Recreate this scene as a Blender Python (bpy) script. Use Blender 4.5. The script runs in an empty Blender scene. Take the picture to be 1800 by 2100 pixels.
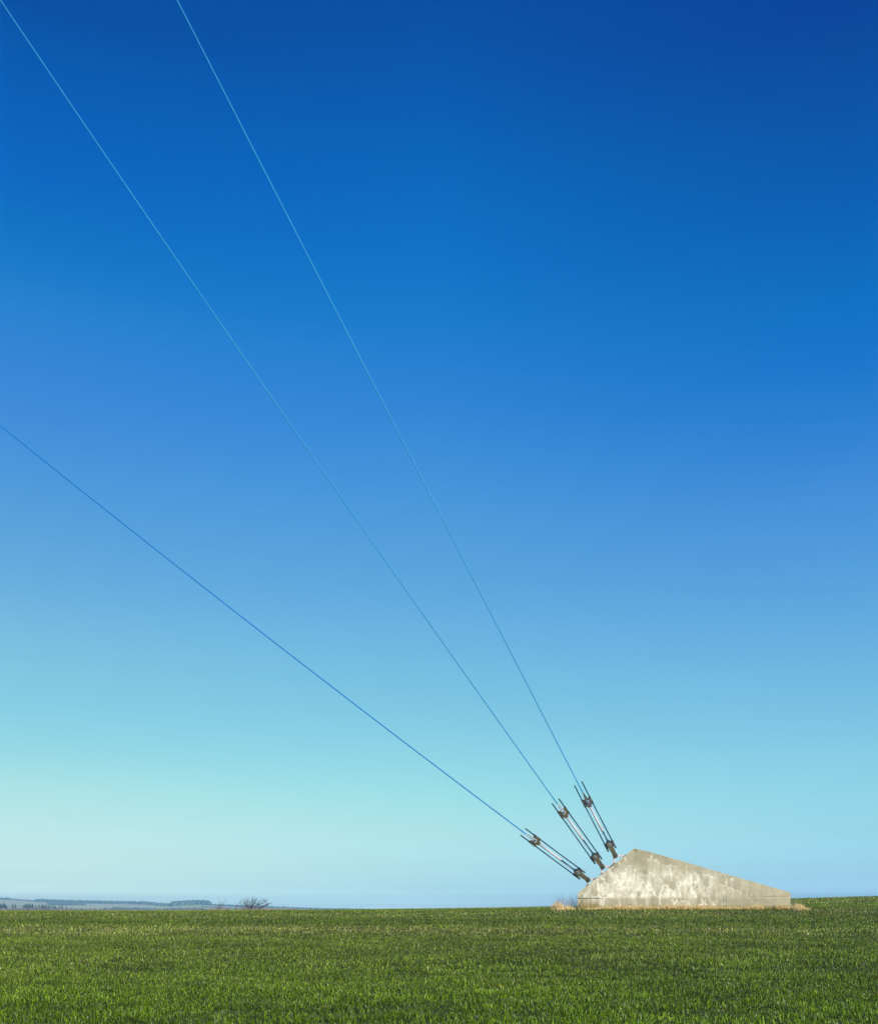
import bpy, bmesh, math, random
import numpy as np
from mathutils import Vector, Matrix

S = bpy.context.scene
COL = S.collection
random.seed(11)
RNG = np.random.default_rng(7)

# ------------------------------------------------------------------ camera
F, EYE, HR = 2000.0, 1.6, 1868.0          # focal length in photo pixels, eye height, row of the eye-level line
cam = bpy.data.cameras.new("camera")
camo = bpy.data.objects.new("camera", cam)
COL.objects.link(camo)
S.camera = camo
cam.sensor_fit = 'VERTICAL'
cam.sensor_height = 36.0
cam.sensor_width = 36.0
cam.lens = 36.0 * F / 2100.0
cam.shift_y = (HR - 1050.0) / 2100.0
cam.clip_start = 0.1
cam.clip_end = 20000
camo.location = (0, 0, EYE)
camo.rotation_euler = (math.pi / 2, 0, 0)

# ------------------------------------------------------------------ light
SUN_EL, SUN_AZ = math.radians(30), math.radians(145)     # azimuth clockwise from +Y
SKY = {"L": [[0.0015, 1.11357, 1.37537, 1.57029], [0.0075, 0.84865, 1.03764, 1.22751], [0.0237, 0.86304, 1.12202, 1.30128], [0.0372, 0.61766, 0.82173, 0.97129], [0.05, 0.54865, 0.7188, 0.83187], [0.0756, 0.50871, 0.62397, 0.66876], [0.1271, 0.47161, 0.59956, 0.5688], [0.1612, 0.45336, 0.61645, 0.54145], [0.2167, 0.38862, 0.61145, 0.54191], [0.2717, 0.35942, 0.61901, 0.57343], [0.3113, 0.36066, 0.6341, 0.59326], [0.3524, 0.35256, 0.62833, 0.62585], [0.4038, 0.31286, 0.60557, 0.66628], [0.4535, 0.27202, 0.58965, 0.70924], [0.5013, 0.22981, 0.57306, 0.7602], [0.5471, 0.19419, 0.55839, 0.81118], [0.5885, 0.16528, 0.52859, 0.84697], [0.6111, 0.14462, 0.52158, 0.87435], [0.6514, 0.11498, 0.52148, 0.89824], [0.6902, 0.07297, 0.53304, 0.90674], [0.7269, 0.02673, 0.48905, 0.90021], [0.7616, 0.01083, 0.44422, 0.88174], [0.7941, 0.00646, 0.39018, 0.90221], [0.825, 0.00422, 0.35947, 0.87638], [0.8542, 0.00196, 0.33644, 0.85012], [0.8817, 0.00058, 0.31267, 0.79835], [0.9072, 0.0003, 0.25706, 0.70697]], "M": [[0.0015, 1.23993, 1.83385, 2.45187], [0.0075, 0.94494, 1.38353, 1.91665], [0.0125, 0.96097, 1.49604, 2.03184], [0.0222, 0.75457, 1.19997, 1.5517], [0.0333, 0.53529, 0.87217, 1.19538], [0.0472, 0.48061, 0.75062, 0.98447], [0.0631, 0.44986, 0.68783, 0.83992], [0.1128, 0.46113, 0.64912, 0.65688], [0.1573, 0.43204, 0.6715, 0.61433], [0.2114, 0.41364, 0.67276, 0.61647], [0.2711, 0.3819, 0.67375, 0.64253], [0.3292, 0.36223, 0.6775, 0.68325], [0.3856, 0.33774, 0.67024, 0.73847], [0.44, 0.28426, 0.64137, 0.788], [0.4922, 0.2515, 0.63526, 0.83602], [0.5422, 0.2048, 0.62403, 0.89094], [0.5897, 0.16228, 0.59809, 0.93356], [0.6349, 0.11894, 0.56442, 0.96743], [0.6777, 0.08015, 0.54567, 0.99634], [0.7224, 0.03092, 0.53857, 0.98874], [0.7691, 0.012, 0.50498, 0.99628], [0.8041, 0.00696, 0.47736, 0.99132], [0.8365, 0.0042, 0.44043, 0.96999], [0.8673, 0.00196, 0.39463, 0.93501], [0.8961, 0.00065, 0.34882, 0.89715], [0.9231, 0.00036, 0.3132, 0.82549], [0.948, 0.0003, 0.28508, 0.78551]], "R": [[0.0015, 0.78639, 1.29175, 2.11237], [0.0075, 0.5993, 0.97455, 1.65126], [0.0269, 0.60947, 1.0538, 1.7505], [0.0435, 0.44593, 0.79407, 1.25809], [0.0582, 0.41797, 0.73092, 1.07352], [0.1041, 0.41432, 0.68696, 0.81806], [0.1578, 0.41482, 0.7096, 0.74457], [0.2076, 0.4099, 0.72063, 0.74622], [0.2567, 0.38421, 0.71156, 0.76384], [0.3108, 0.35768, 0.71815, 0.79263], [0.3634, 0.31766, 0.68758, 0.84027], [0.4143, 0.26681, 0.66431, 0.88519], [0.4635, 0.22938, 0.62621, 0.92873], [0.5108, 0.18869, 0.60041, 0.9535], [0.5562, 0.1268, 0.55066, 0.98073], [0.5995, 0.07284, 0.51839, 0.9789], [0.6452, 0.02617, 0.47514, 0.99132], [0.6893, 0.00355, 0.47212, 0.96428], [0.726, 0.00459, 0.426, 0.93057], [0.7607, 0.002, 0.37442, 0.90669], [0.7931, 0.00037, 0.33587, 0.84533], [0.8241, 0.0003, 0.30798, 0.79566], [0.8533, 0.0003, 0.27434, 0.75514], [0.8807, 0.0003, 0.23837, 0.71224], [0.9063, 0.0003, 0.20021, 0.69976]]}  #SKYDATA
world = bpy.data.worlds.new("World")
S.world = world
world.use_nodes = True
nt = world.node_tree
N, L = nt.nodes, nt.links
bg = N['Background']
sky = N.new('ShaderNodeTexSky')
sky.sky_type = 'NISHITA'
sky.sun_disc = False
sky.sun_elevation = SUN_EL
sky.sun_rotation = SUN_AZ
bg.inputs[1].default_value = 0.1


def wmath(op, a, b=None, clamp=False):
    m = N.new('ShaderNodeMath'); m.operation = op; m.use_clamp = clamp
    for i, v in enumerate((a, b)):
        if v is None: continue
        if isinstance(v, (int, float)): m.inputs[i].default_value = v
        else: L.new(v, m.inputs[i])
    return m.outputs[0]


# the deep polarised blue of the photograph: the physical sky is filtered by elevation and by azimuth
tc = N.new('ShaderNodeTexCoord')
sp = N.new('ShaderNodeSeparateXYZ')
L.new(tc.outputs['Generated'], sp.inputs[0])
zz = wmath('DIVIDE', sp.outputs[2], 0.72, True)
hyp = wmath('SQRT', wmath('ADD', wmath('MULTIPLY', sp.outputs[0], sp.outputs[0]), wmath('MULTIPLY', sp.outputs[1], sp.outputs[1])))
az = wmath('DIVIDE', sp.outputs[0], wmath('MAXIMUM', hyp, 1e-4))


def ramp(data):
    r = N.new('ShaderNodeValToRGB')
    cr = r.color_ramp
    while len(cr.elements) < len(data): cr.elements.new(0.5)
    for e, d in zip(cr.elements, data):
        e.position = d[0]; e.color = (d[1], d[2], d[3], 1)
    L.new(zz, r.inputs[0])
    return r.outputs[0]


def wmix(f, a, b):
    m = N.new('ShaderNodeMix'); m.data_type = 'RGBA'
    L.new(f, m.inputs[0]); L.new(a, m.inputs[6]); L.new(b, m.inputs[7])
    return m.outputs[2]


rl, rm, rr = (ramp(SKY[k]) for k in 'LMR')
f1 = wmath('ADD', wmath('DIVIDE', az, 0.383), 1.0, True)
f2 = wmath('DIVIDE', az, 0.387, True)
rmix = wmix(f2, wmix(f1, rl, rm), rr)
mul = N.new('ShaderNodeVectorMath'); mul.operation = 'MULTIPLY'
L.new(sky.outputs[0], mul.inputs[0]); L.new(rmix, mul.inputs[1])
scl = N.new('ShaderNodeVectorMath'); scl.operation = 'SCALE'
L.new(mul.outputs[0], scl.inputs[0]); scl.inputs[3].default_value = 2.0
L.new(scl.outputs[0], bg.inputs[0])

sl = bpy.data.lights.new("sun", 'SUN')
sl.energy = 4.6
sl.angle = math.radians(0.5)
sl.color = (1.0, 0.93, 0.82)
suno = bpy.data.objects.new("sun", sl)
COL.objects.link(suno)
sdir = Vector((math.sin(SUN_AZ) * math.cos(SUN_EL), math.cos(SUN_AZ) * math.cos(SUN_EL), math.sin(SUN_EL)))
suno.rotation_euler = sdir.to_track_quat('Z', 'Y').to_euler()
suno.location = sdir * 50

S.view_settings.view_transform = 'Standard'
S.view_settings.look = 'None'
S.view_settings.exposure = 0
S.view_settings.gamma = 1
S.cycles.max_bounces = 6
S.cycles.volume_bounces = 1
S.cycles.transparent_max_bounces = 8


# ------------------------------------------------------------------ helpers
def pix(px, py, Y):
    return Vector(((px - 900) / F * Y, Y, EYE + (HR - py) / F * Y))


class Mat:
    def __init__(s, name):
        s.m = bpy.data.materials.new(name); s.m.use_nodes = True
        s.n, s.l = s.m.node_tree.nodes, s.m.node_tree.links
        s.p = s.n['Principled BSDF']

    def node(s, t, **k):
        x = s.n.new(t)
        for a, b in k.items(): setattr(x, a, b)
        return x

    def put(s, sock, v):
        if isinstance(v, bpy.types.NodeSocket): s.l.new(v, sock)
        elif isinstance(v, tuple) and len(v) == 3 and sock.type == 'RGBA': sock.default_value = (*v, 1)
        else: sock.default_value = v

    def coord(s, scale=(1, 1, 1), kind='Object'):
        t = s.node('ShaderNodeTexCoord'); m = s.node('ShaderNodeMapping')
        s.l.new(t.outputs[kind], m.inputs[0]); m.inputs[3].default_value = scale
        return m.outputs[0]

    def noise(s, sc, vec=None, detail=4, rough=.55):
        x = s.node('ShaderNodeTexNoise'); x.inputs['Scale'].default_value = sc
        x.inputs['Detail'].default_value = detail; x.inputs['Roughness'].default_value = rough
        if vec is not None: s.l.new(vec, x.inputs['Vector'])
        return x.outputs[0]

    def math(s, op, a, b=0.0, clamp=False):
        x = s.node('ShaderNodeMath', operation=op, use_clamp=clamp)
        s.put(x.inputs[0], a); s.put(x.inputs[1], b)
        return x.outputs[0]

    def rng(s, v, a, b, c=0.0, d=1.0):
        x = s.node('ShaderNodeMapRange', clamp=True)
        s.l.new(v, x.inputs[0])
        for i, q in enumerate((a, b, c, d)): x.inputs[i + 1].default_value = q
        return x.outputs[0]

    def mix(s, f, a, b):
        x = s.node('ShaderNodeMix', data_type='RGBA')
        s.put(x.inputs[0], f); s.put(x.inputs[6], a); s.put(x.inputs[7], b)
        return x.outputs[2]

    def attr(s, name):
        x = s.node('ShaderNodeAttribute', attribute_name=name)
        return x

    def base(s, v, rough=.6, metal=0.0, spec=.5):
        s.put(s.p.inputs['Base Color'], v); s.p.inputs['Roughness'].default_value = rough
        s.p.inputs['Metallic'].default_value = metal; s.p.inputs['Specular IOR Level'].default_value = spec
        return s

    def bump(s, v, dist, strength=1.0):
        b = s.node('ShaderNodeBump'); b.inputs['Distance'].default_value = dist; b.inputs['Strength'].default_value = strength
        s.l.new(v, b.inputs['Height']); s.l.new(b.outputs[0], s.p.inputs['Normal'])


def tag(o, label=None, cat=None, group=None, kind=None):
    if label: o['label'] = label
    if cat: o['category'] = cat
    if group: o['group'] = group
    if kind: o['kind'] = kind
    return o


def empty(name, loc=(0, 0, 0), matrix=None):
    o = bpy.data.objects.new(name, None); COL.objects.link(o)
    o.empty_display_size = .3
    if matrix is not None: o.matrix_world = matrix
    else: o.location = loc
    return o


def obj(name, me, mat=None, parent=None, smooth=False):
    if isinstance(me, bmesh.types.BMesh):
        b = me; me = bpy.data.meshes.new(name); b.to_mesh(me); b.free()
    o = bpy.data.objects.new(name, me); COL.objects.link(o)
    if mat and not me.materials: me.materials.append(mat)
    if parent is not None: o.parent = parent
    if smooth: me.polygons.foreach_set('use_smooth', [True] * len(me.polygons))
    return o


def raw_mesh(name, V, nloop, loops, smooth=False):
    """mesh from numpy: V (n,3); nloop = corners of each face; loops = flat vertex indices"""
    me = bpy.data.meshes.new(name)
    me.vertices.add(len(V)); me.vertices.foreach_set('co', np.asarray(V, np.float32).ravel())
    me.loops.add(len(loops)); me.loops.foreach_set('vertex_index', np.asarray(loops, np.int32))
    me.polygons.add(len(nloop))
    st = np.concatenate([[0], np.cumsum(nloop)[:-1]]).astype(np.int32)
    me.polygons.foreach_set('loop_start', st)
    if smooth: me.polygons.foreach_set('use_smooth', np.ones(len(nloop), bool))
    me.update(calc_edges=True)
    return me


def set_col(me, name, C):
    a = me.attributes.new(name, 'FLOAT_COLOR', 'POINT')
    C = np.asarray(C, np.float32)
    if C.shape[1] == 3: C = np.concatenate([C, np.ones((len(C), 1), np.float32)], 1)
    a.data.foreach_set('color', C.ravel())


def grid_mesh(name, P, smooth=True):
    """P (rows, cols, 3)"""
    r, c = P.shape[:2]
    i = np.arange(r * c).reshape(r, c)
    q = np.stack([i[:-1, :-1], i[:-1, 1:], i[1:, 1:], i[1:, :-1]], -1).reshape(-1, 4)
    return raw_mesh(name, P.reshape(-1, 3), np.full(len(q), 4), q.ravel(), smooth)


def frame_for(d):
    d = d.normalized()
    a = Vector((0, 0, 1)) if abs(d.z) < .9 else Vector((1, 0, 0))
    x = d.cross(a).normalized()
    return x, d.cross(x).normalized()


def tube(bm, pts, rad, n=8, cap=True):
    pts = [Vector(p) for p in pts]
    if not hasattr(rad, '__len__'): rad = [rad] * len(pts)
    rings = []
    x, y = frame_for(pts[-1] - pts[0])
    for p, r in zip(pts, rad):
        rings.append([bm.verts.new(p + (x * math.cos(2 * math.pi * k / n) + y * math.sin(2 * math.pi * k / n)) * r) for k in range(n)])
    for a, b in zip(rings, rings[1:]):
        for k in range(n):
            f = bm.faces.new((a[k], a[(k + 1) % n], b[(k + 1) % n], b[k])); f.smooth = n > 6
    if cap:
        bm.faces.new(rings[0][::-1]); bm.faces.new(rings[-1])


def prism(bm, poly, n0, n1, ax=None):
    """polygon in (s,t) extruded along n"""
    a = [bm.verts.new((p[0], p[1], n0)) for p in poly]
    b = [bm.verts.new((p[0], p[1], n1)) for p in poly]
    k = len(poly)
    bm.faces.new(a[::-1]); bm.faces.new(b)
    for i in range(k): bm.faces.new((a[i], a[(i + 1) % k], b[(i + 1) % k], b[i]))


def fix(bm):
    bmesh.ops.recalc_face_normals(bm, faces=bm.faces)
    return bm


def smooth01(x): 
    x = np.clip(x, 0, 1); return x * x * (3 - 2 * x)


def fbm(x, y, seed=0, octs=4):
    """cheap smooth 2-D value noise, about -1..1"""
    out = 0; amp = 1; tot = 0
    r = np.random.default_rng(seed)
    for o in range(octs):
        T = r.random((64, 64)) * 2 - 1
        xi, yi = np.floor(x).astype(int), np.floor(y).astype(int)
        fx, fy = smooth01(x - xi), smooth01(y - yi)
        g = lambda a, b: T[a % 64, b % 64]
        v = (g(xi, yi) * (1 - fx) + g(xi + 1, yi) * fx) * (1 - fy) + (g(xi, yi + 1) * (1 - fx) + g(xi + 1, yi + 1) * fx) * fy
        out = out + v * amp; tot += amp; amp *= .5; x = x * 2.03 + 17; y = y * 2.03 + 5
    return out / tot


# ------------------------------------------------------------------ ground
BY = [-200, 0, 10, 13, 20, 30, 36, 40, 50, 58, 80, 110, 150, 220, 600, 1250, 9500]
BZ = [0, 0, .04, .10, .32, .68, .90, 1.02, 1.36, 1.49, 1.50, 1.48, 1.1, .6, -2, -6, -12]
_by = np.linspace(-200, 400, 3001)
_bz = np.interp(_by, BY, BZ)
_bz = np.convolve(np.pad(_bz, 12, 'edge'), np.ones(25) / 25, 'valid')


def H(x, y):
    x = np.asarray(x, float); y = np.asarray(y, float)
    b = np.where(y < 390, np.interp(y, _by, _bz), np.interp(y, BY, BZ))
    lift = np.interp(x, [-60, -18, 5.5, 14.8, 39.6, 49.5, 90, 400], [0, .06, .40, .58, 1.46, 1.74, 2.6, 4.0])
    w = np.clip((y - 35) / 75, 0, 1) * (1 - smooth01((y - 130) / 500))
    und = .035 * fbm(x / 6, y / 5, 3) * np.clip(y / 8, 0, 1) * (1 - smooth01((y - 45) / 10)) + .02 * fbm(x / 13, y / 9, 9) * np.clip((y - 60) / 20, 0, 1)
    knoll = np.interp(x, [2, 7, 12, 20, 30], [0, .10, .11, .13, .03]) * np.exp(-((y - 54) / 4.5) ** 2)
    return b + lift * w + und + knoll


ys = np.concatenate([np.linspace(-60, 8, 18), np.linspace(9, 60, 140), np.linspace(61, 140, 90), np.geomspace(143, 4350, 60)])
us = np.sign(np.linspace(-1, 1, 241)) * np.abs(np.linspace(-1, 1, 241)) ** 1.2 * 1.7
X = us[None, :] * (np.maximum(ys, 0)[:, None] + 45)
Y = np.repeat(ys[:, None], len(us), 1)
ground_me = grid_mesh('ground', np.stack([X, Y, H(X, Y)], -1))
gm = Mat('soil_and_turf')
nz = gm.noise(.8, gm.coord((1, 2.2, 1)), 6)
n2 = gm.noise(9, gm.coord(), 5, .7)
c = gm.mix(gm.rng(n2, .35, .65), (.018, .03, .006), (.05, .07, .018))
c = gm.mix(gm.rng(nz, .45, .7), c, (.14, .14, .055))
gm.base(c, .95, 0, .1)
gm.bump(n2, .05)
ground = obj('ground', ground_me, gm.m)
tag(ground, 'broad gently rising field under young green grass', None, None, 'structure')


# ------------------------------------------------------------------ blades
def blades(name, x, y, z, h, w, lean, leandir, col, tipcol, mat, facing=None):
    n = len(x)
    a = RNG.uniform(0, 2 * np.pi, n) if facing is None else facing
    wx, wy = np.cos(a) * w / 2, np.sin(a) * w / 2
    lx, ly = np.cos(leandir) * lean * h, np.sin(leandir) * lean * h
    hz = h * np.sqrt(np.maximum(1 - lean ** 2, .08))
    V = np.zeros((n, 5, 3))
    V[:, 0] = np.stack([x - wx, y - wy, z - .02], -1); V[:, 1] = np.stack([x + wx, y + wy, z - .02], -1)
    mx, my, mz = x + lx * .35, y + ly * .35, z + hz * .62
    V[:, 2] = np.stack([mx + wx * .85, my + wy * .85, mz], -1); V[:, 3] = np.stack([mx - wx * .85, my - wy * .85, mz], -1)
    V[:, 4] = np.stack([x + lx, y + ly, z + hz], -1)
    i = np.arange(n)[:, None] * 5
    loops = np.concatenate([i, i + 1, i + 2, i + 3, i + 3, i + 2, i + 4], 1).ravel()
    nl = np.tile([4, 3], n)
    me = raw_mesh(name, V.reshape(-1, 3), nl, loops)
    C = np.zeros((n, 5, 3)); C[:, :4] = col[:, None]; C[:, 4] = tipcol
    set_col(me, 'hue', C.reshape(-1, 3))
    return obj(name, me, mat)


def blade_mat(name, trans=.3, rough=.5):
    m = Mat(name)
    at = m.attr('hue').outputs['Color']
    m.base(at, rough, 0, .28)
    tr = m.node('ShaderNodeBsdfTranslucent'); m.l.new(at, tr.inputs[0])
    mx = m.node('ShaderNodeMixShader'); mx.inputs[0].default_value = trans
    m.l.new(m.p.outputs[0], mx.inputs[1]); m.l.new(tr.outputs[0], mx.inputs[2])
    m.l.new(mx.outputs[0], m.n['Material Output'].inputs[0])
    return m.m


GM = blade_mat('grass_blade', .15, .38)
bands = [(10.5, 20, 900, .0105, .066), (20, 32, 520, .013, .075), (32, 48, 260, .017, .085), (48, 70, 125, .020, .092), (70, 125, 36, .036, .11)]
XS, YS, WS, HS = [], [], [], []
for y0, y1, dens, w, h in bands:
    area = (y1 - y0) * (1.0 * (y0 + y1) / 2 + 6)
    k = int(area * dens)
    yy = np.sqrt(RNG.uniform(y0 ** 2, y1 ** 2, k))
    xx = RNG.uniform(-1, 1, k) * (.5 * yy + 3)
    XS.append(xx); YS.append(yy); WS.append(np.full(k, w)); HS.append(np.full(k, h))
gx, gy, gw, gh = map(np.concatenate, (XS, YS, WS, HS))
n = len(gx)
clump = fbm(gx * 1.6, gy * 1.6, 21, 3)
gh = gh * RNG.uniform(.5, 1.4, n) * (1 + .75 * clump)
gw = gw * RNG.uniform(.7, 1.3, n)
dry = (.10 + .42 * np.exp(-((gy - 35.3 - .8 * fbm(gx / 9, gy / 30, 4)) / 2.6) ** 2) * np.clip(1.05 - gx / 30, .3, 1)
       + .30 * np.exp(-((gy - 49) / 3.5) ** 2) + .22 * smooth01((gy - 60) / 30)
       + .10 * np.clip(fbm(gx / 4, gy / 2, 5, 3), -.4, 1) + .10 * np.clip(fbm(gx / 1.1, gy / 1.1, 15, 2), -.4, 1)
       - .16 * np.exp(-((gy - 41.5) / 2.2) ** 2) - .10 * smooth01((19 - gy) / 6))
lush = smooth01((27 - gy) / 15)[:, None]
deep = np.array([.068, .125, .001]); mid = np.array([.100, .150, .006]); oliv = np.array([.20, .20, .03]); tan = np.array([.40, .33, .13])
far = np.array([.145, .175, .014])
rv = RNG.random(n)[:, None]
g0 = mid * (1 - rv) + far * rv
g1 = deep * (1 - rv) + np.array([.15, .22, .002]) * rv
gc = g0 * (1 - lush) + g1 * lush
t = RNG.random(n)
gc = np.where((t < dry * .8)[:, None], oliv * (.8 + .5 * rv), gc)
t2 = RNG.random(n)
gc = np.where((t2 < np.clip(dry - .12, 0, 1) * .55)[:, None], tan * (.55 + .6 * rv), gc)
gc = np.where((t2 > .9985)[:, None], np.array([.45, .36, .04]), gc)
pale = RNG.random(n)[:, None] < .3
gtip = np.where(pale, gc * .4 + np.array([.46, .48, .20]) * .75, gc * 1.15)
patch = 1 + .50 * fbm(gx / 2.2, gy / 1.6, 81, 3) + .3 * fbm(gx / .7, gy / .5, 82, 2)
patch *= 1 + .26 * smooth01((gy - 50) / 25) - .22 * np.exp(-((gy - 42.3) / 2.4) ** 2) + .12 * np.exp(-((gy - 36.5) / 1.6) ** 2)
gc = gc * (np.exp(np.clip(RNG.normal(-.14, .6, n), -1.6, .85)) * patch)[:, None]
lean = np.clip(RNG.normal(.6, .3, n), .05, .97)
ld = RNG.uniform(-3.1, 3.1, n)
grass = blades('grass', gx, gy, H(gx, gy), gh, gw, lean, ld, gc, gtip, GM)
tag(grass, 'short dense green grass blades covering the whole field', 'grass', None, 'stuff')

# ------------------------------------------------------------------ the anchor block
U = Vector((.989, -.148, 0)).normalized()
NF = Vector((-.148, -.989, 0)).normalized()           # front normal, towards the viewer
F0 = pix(1184, HR, 54.5)


def onplane(px, py, depth=0.0):
    """where the line of sight through a photo pixel meets the vertical plane `depth` metres behind the block's front"""
    d = Vector(((px - 900) / F, 1, (HR - py) / F))
    o = Vector((0, 0, EYE))
    q = F0 - NF * depth
    k = (q - o).dot(NF) / d.dot(NF)
    return o + d * k


PROF = [(1184, 1831.5), (1298.2, 1741.2), (1300.5, 1740.3), (1305, 1741), (1330, 1746.4), (1619, 1829.8), (1620, 1831)]
PX0, PX1 = 1184.0, 1620.0


def top_row(px):
    return np.interp(px, [p[0] for p in PROF], [p[1] for p in PROF]) + .45 * np.clip(fbm(np.asarray(px) / 5.0, np.asarray(px) * 0, 99, 4) - .1, 0, 1)


cols = np.unique(np.concatenate([np.arange(PX0, PX1 + .1, 1.0), [p[0] for p in PROF]]))
NR = 130
PXg = np.repeat(cols[None, :], NR, 0)
tr_ = top_row(cols)
bot = 1885.0
PYg = tr_[None, :] + (bot - tr_[None, :]) * np.linspace(0, 1, NR)[:, None]

# stains traced as real deposits on the wall: white lime runs, moss, cracks, damp
Wt = np.zeros_like(PXg); Mo = np.zeros_like(PXg); Cr = np.zeros_like(PXg); Gr = np.zeros_like(PXg)
wobx = 2.6 * fbm(PXg / 6, PYg / 6, 31, 4); woby = 2.4 * fbm(PXg / 6 + 40, PYg / 6, 32, 4)


def stroke(A, pts, w, s=1.0, o=(0, 0), k=1.0, soft=2.6, wob=1.0):
    pts = [((x / k + o[0]), (y / k + o[1])) for x, y in pts]
    w = w / k / 2 * .72
    for (x0, y0), (x1, y1) in zip(pts, pts[1:]):
        dx, dy = x1 - x0, y1 - y0
        qx, qy = PXg + wobx * wob - x0, PYg + woby * wob - y0
        t = np.clip((qx * dx + qy * dy) / max(dx * dx + dy * dy, 1e-6), 0, 1)
        d = np.hypot(qx - t * dx, qy - t * dy)
        np.maximum(A, s * np.clip(1 - (d - w * .5) / (w * .5 * soft + .8), 0, 1), out=A)


def blob(A, x, y, rx, ry, s, o=(0, 0), k=1.0):
    x, y, rx, ry = x / k + o[0], y / k + o[1], rx / k, ry / k
    d = np.hypot((PXg + 2.5 * wobx - x) / rx, (PYg + 2.5 * woby - y) / ry)
    np.maximum(A, s * np.clip(1.25 - d, 0, 1), out=A)


A4, K = (1180, 1780), 9.867
for pts, w, s in [
    ([(440, 300), (455, 440), (470, 560)], 35, 1), ([(340, 600), (400, 580), (500, 600), (620, 600), (660, 570)], 14, 1),
    ([(500, 640), (510, 770)], 18, 1), ([(540, 660), (540, 770)], 18, 1), ([(880, 640), (890, 780)], 18, 1),
    ([(1190, 600), (1215, 720)], 16, .9), ([(1450, 620), (1455, 760)], 20, 1), ([(1450, 560), (1460, 300)], 15, .8),
    ([(1380, 200), (1350, 250), (1420, 330), (1460, 400)], 26, .8), ([(1740, 380), (1720, 500), (1700, 620), (1715, 750)], 22, 1),
    ([(760, 150), (900, 290)], 60, .7), ([(1020, 0), (1010, 100), (1020, 220)], 28, .8), ([(830, 30), (900, 110), (1000, 100)], 13, .6),
    ([(920, 190), (940, 150), (1000, 140)], 11, .7), ([(1200, 20), (1180, 160), (1200, 340)], 16, .8),
    ([(1230, 160), (1300, 160), (1450, 150), (1510, 90), (1580, 160)], 13, .8), ([(1220, 530), (1180, 570), (1130, 590)], 10, .8),
    ([(1610, 240), (1580, 350), (1700, 370)], 14, .8), ([(1620, 240), (1760, 290)], 10, .7), ([(370, 250), (430, 230), (470, 240)], 12, .7),
    ([(200, 600), (340, 620), (320, 720)], 7, .4), ([(1000, 260), (1140, 240)], 22, .6), ([(700, 80), (740, 200)], 40, .4)]:
    stroke(Wt, pts, w, s, A4, K)
for b in [(550, 630, 60, 50, 1), (850, 330, 190, 130, .95), (1000, 530, 240, 70, .6), (600, 430, 130, 120, .5), (1260, 450, 200, 90, .5),
          (1430, 560, 55, 60, .9), (1310, 110, 40, 35, .8), (480, 420, 60, 60, .7), (960, 400, 200, 120, .6), (1640, 420, 120, 60, .5), (700, 540, 120, 60, .5)]:
    blob(Wt, *b, A4, K)
A5 = (1340, 1780)
for pts, w, s in [
    ([(130, 740), (120, 620), (150, 480), (200, 340), (260, 350), (330, 420), (390, 500)], 15, .95), ([(220, 340), (300, 390), (350, 470)], 18, .8),
    ([(370, 640), (410, 740), (440, 680), (470, 640)], 13, 1), ([(440, 680), (540, 690), (600, 660), (680, 670), (720, 720), (740, 770)], 13, 1),
    ([(530, 290), (520, 420), (530, 560)], 28, .7), ([(530, 300), (650, 310)], 11, .5), ([(650, 300), (650, 480)], 14, .6),
    ([(350, 0), (350, 120), (360, 260)], 13, .7), ([(200, 140), (350, 130), (470, 150)], 12, .5), ([(470, 190), (460, 380), (430, 480), (400, 560)], 12, .7),
    ([(640, 30), (650, 150), (660, 270)], 14, .7), ([(770, 130), (750, 260), (775, 420)], 22, .8),
    ([(680, 520), (720, 460), (780, 460), (820, 520), (850, 590)], 13, .7), ([(680, 600), (840, 600), (800, 650)], 9, .7),
    ([(940, 620), (990, 670), (1000, 720), (920, 770)], 13, .95), ([(1040, 650), (1030, 710), (1080, 760)], 13, .95),
    ([(1100, 540), (1140, 660)], 13, .8), ([(1160, 780), (1190, 715), (1260, 790)], 26, 1), ([(1140, 650), (1200, 690), (1310, 650)], 10, .8),
    ([(830, 120), (920, 150), (930, 170)], 18, .7), ([(1000, 120), (1060, 150), (1100, 160), (1190, 180)], 14, .6), ([(980, 130), (990, 300)], 8, .5),
    ([(1100, 290), (1200, 290), (1260, 380), (1265, 480)], 10, .6), ([(1060, 400), (1150, 350), (1130, 290)], 8, .6),
    ([(1460, 270), (1500, 380), (1510, 430)], 20, .7), ([(1310, 350), (1440, 350)], 10, .6), ([(1500, 380), (1640, 430), (1760, 500)], 11, .6),
    ([(1385, 680), (1395, 770)], 8, .8), ([(1440, 660), (1435, 720)], 6, .6)]:
    stroke(Wt, pts, w, s, A5, K)
for b in [(290, 460, 70, 60, .8), (710, 730, 35, 40, 1), (690, 100, 40, 30, .8), (1590, 220, 30, 25, .8), (760, 540, 60, 50, .5), (250, 540, 90, 40, .4)]:
    blob(Wt, *b, A5, K)
A3, K3 = (1170, 1710), 7.104
for pts, w, s in [
    ([(1180, 320), (1150, 370), (1200, 375), (1290, 430)], 13, .85), ([(1120, 375), (1250, 380)], 10, .7), ([(790, 340), (820, 385)], 14, .6),
    ([(1340, 460), (1450, 465), (1550, 475)], 8, .6), ([(1460, 450), (1440, 480), (1470, 620)], 14, .6), ([(700, 410), (760, 470), (890, 460)], 10, .7),
    ([(670, 500), (740, 590)], 9, .6), ([(930, 520), (940, 680)], 10, .5), ([(1690, 460), (1670, 560)], 10, .6)]:
    stroke(Wt, pts, w, s, A3, K3)
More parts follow.
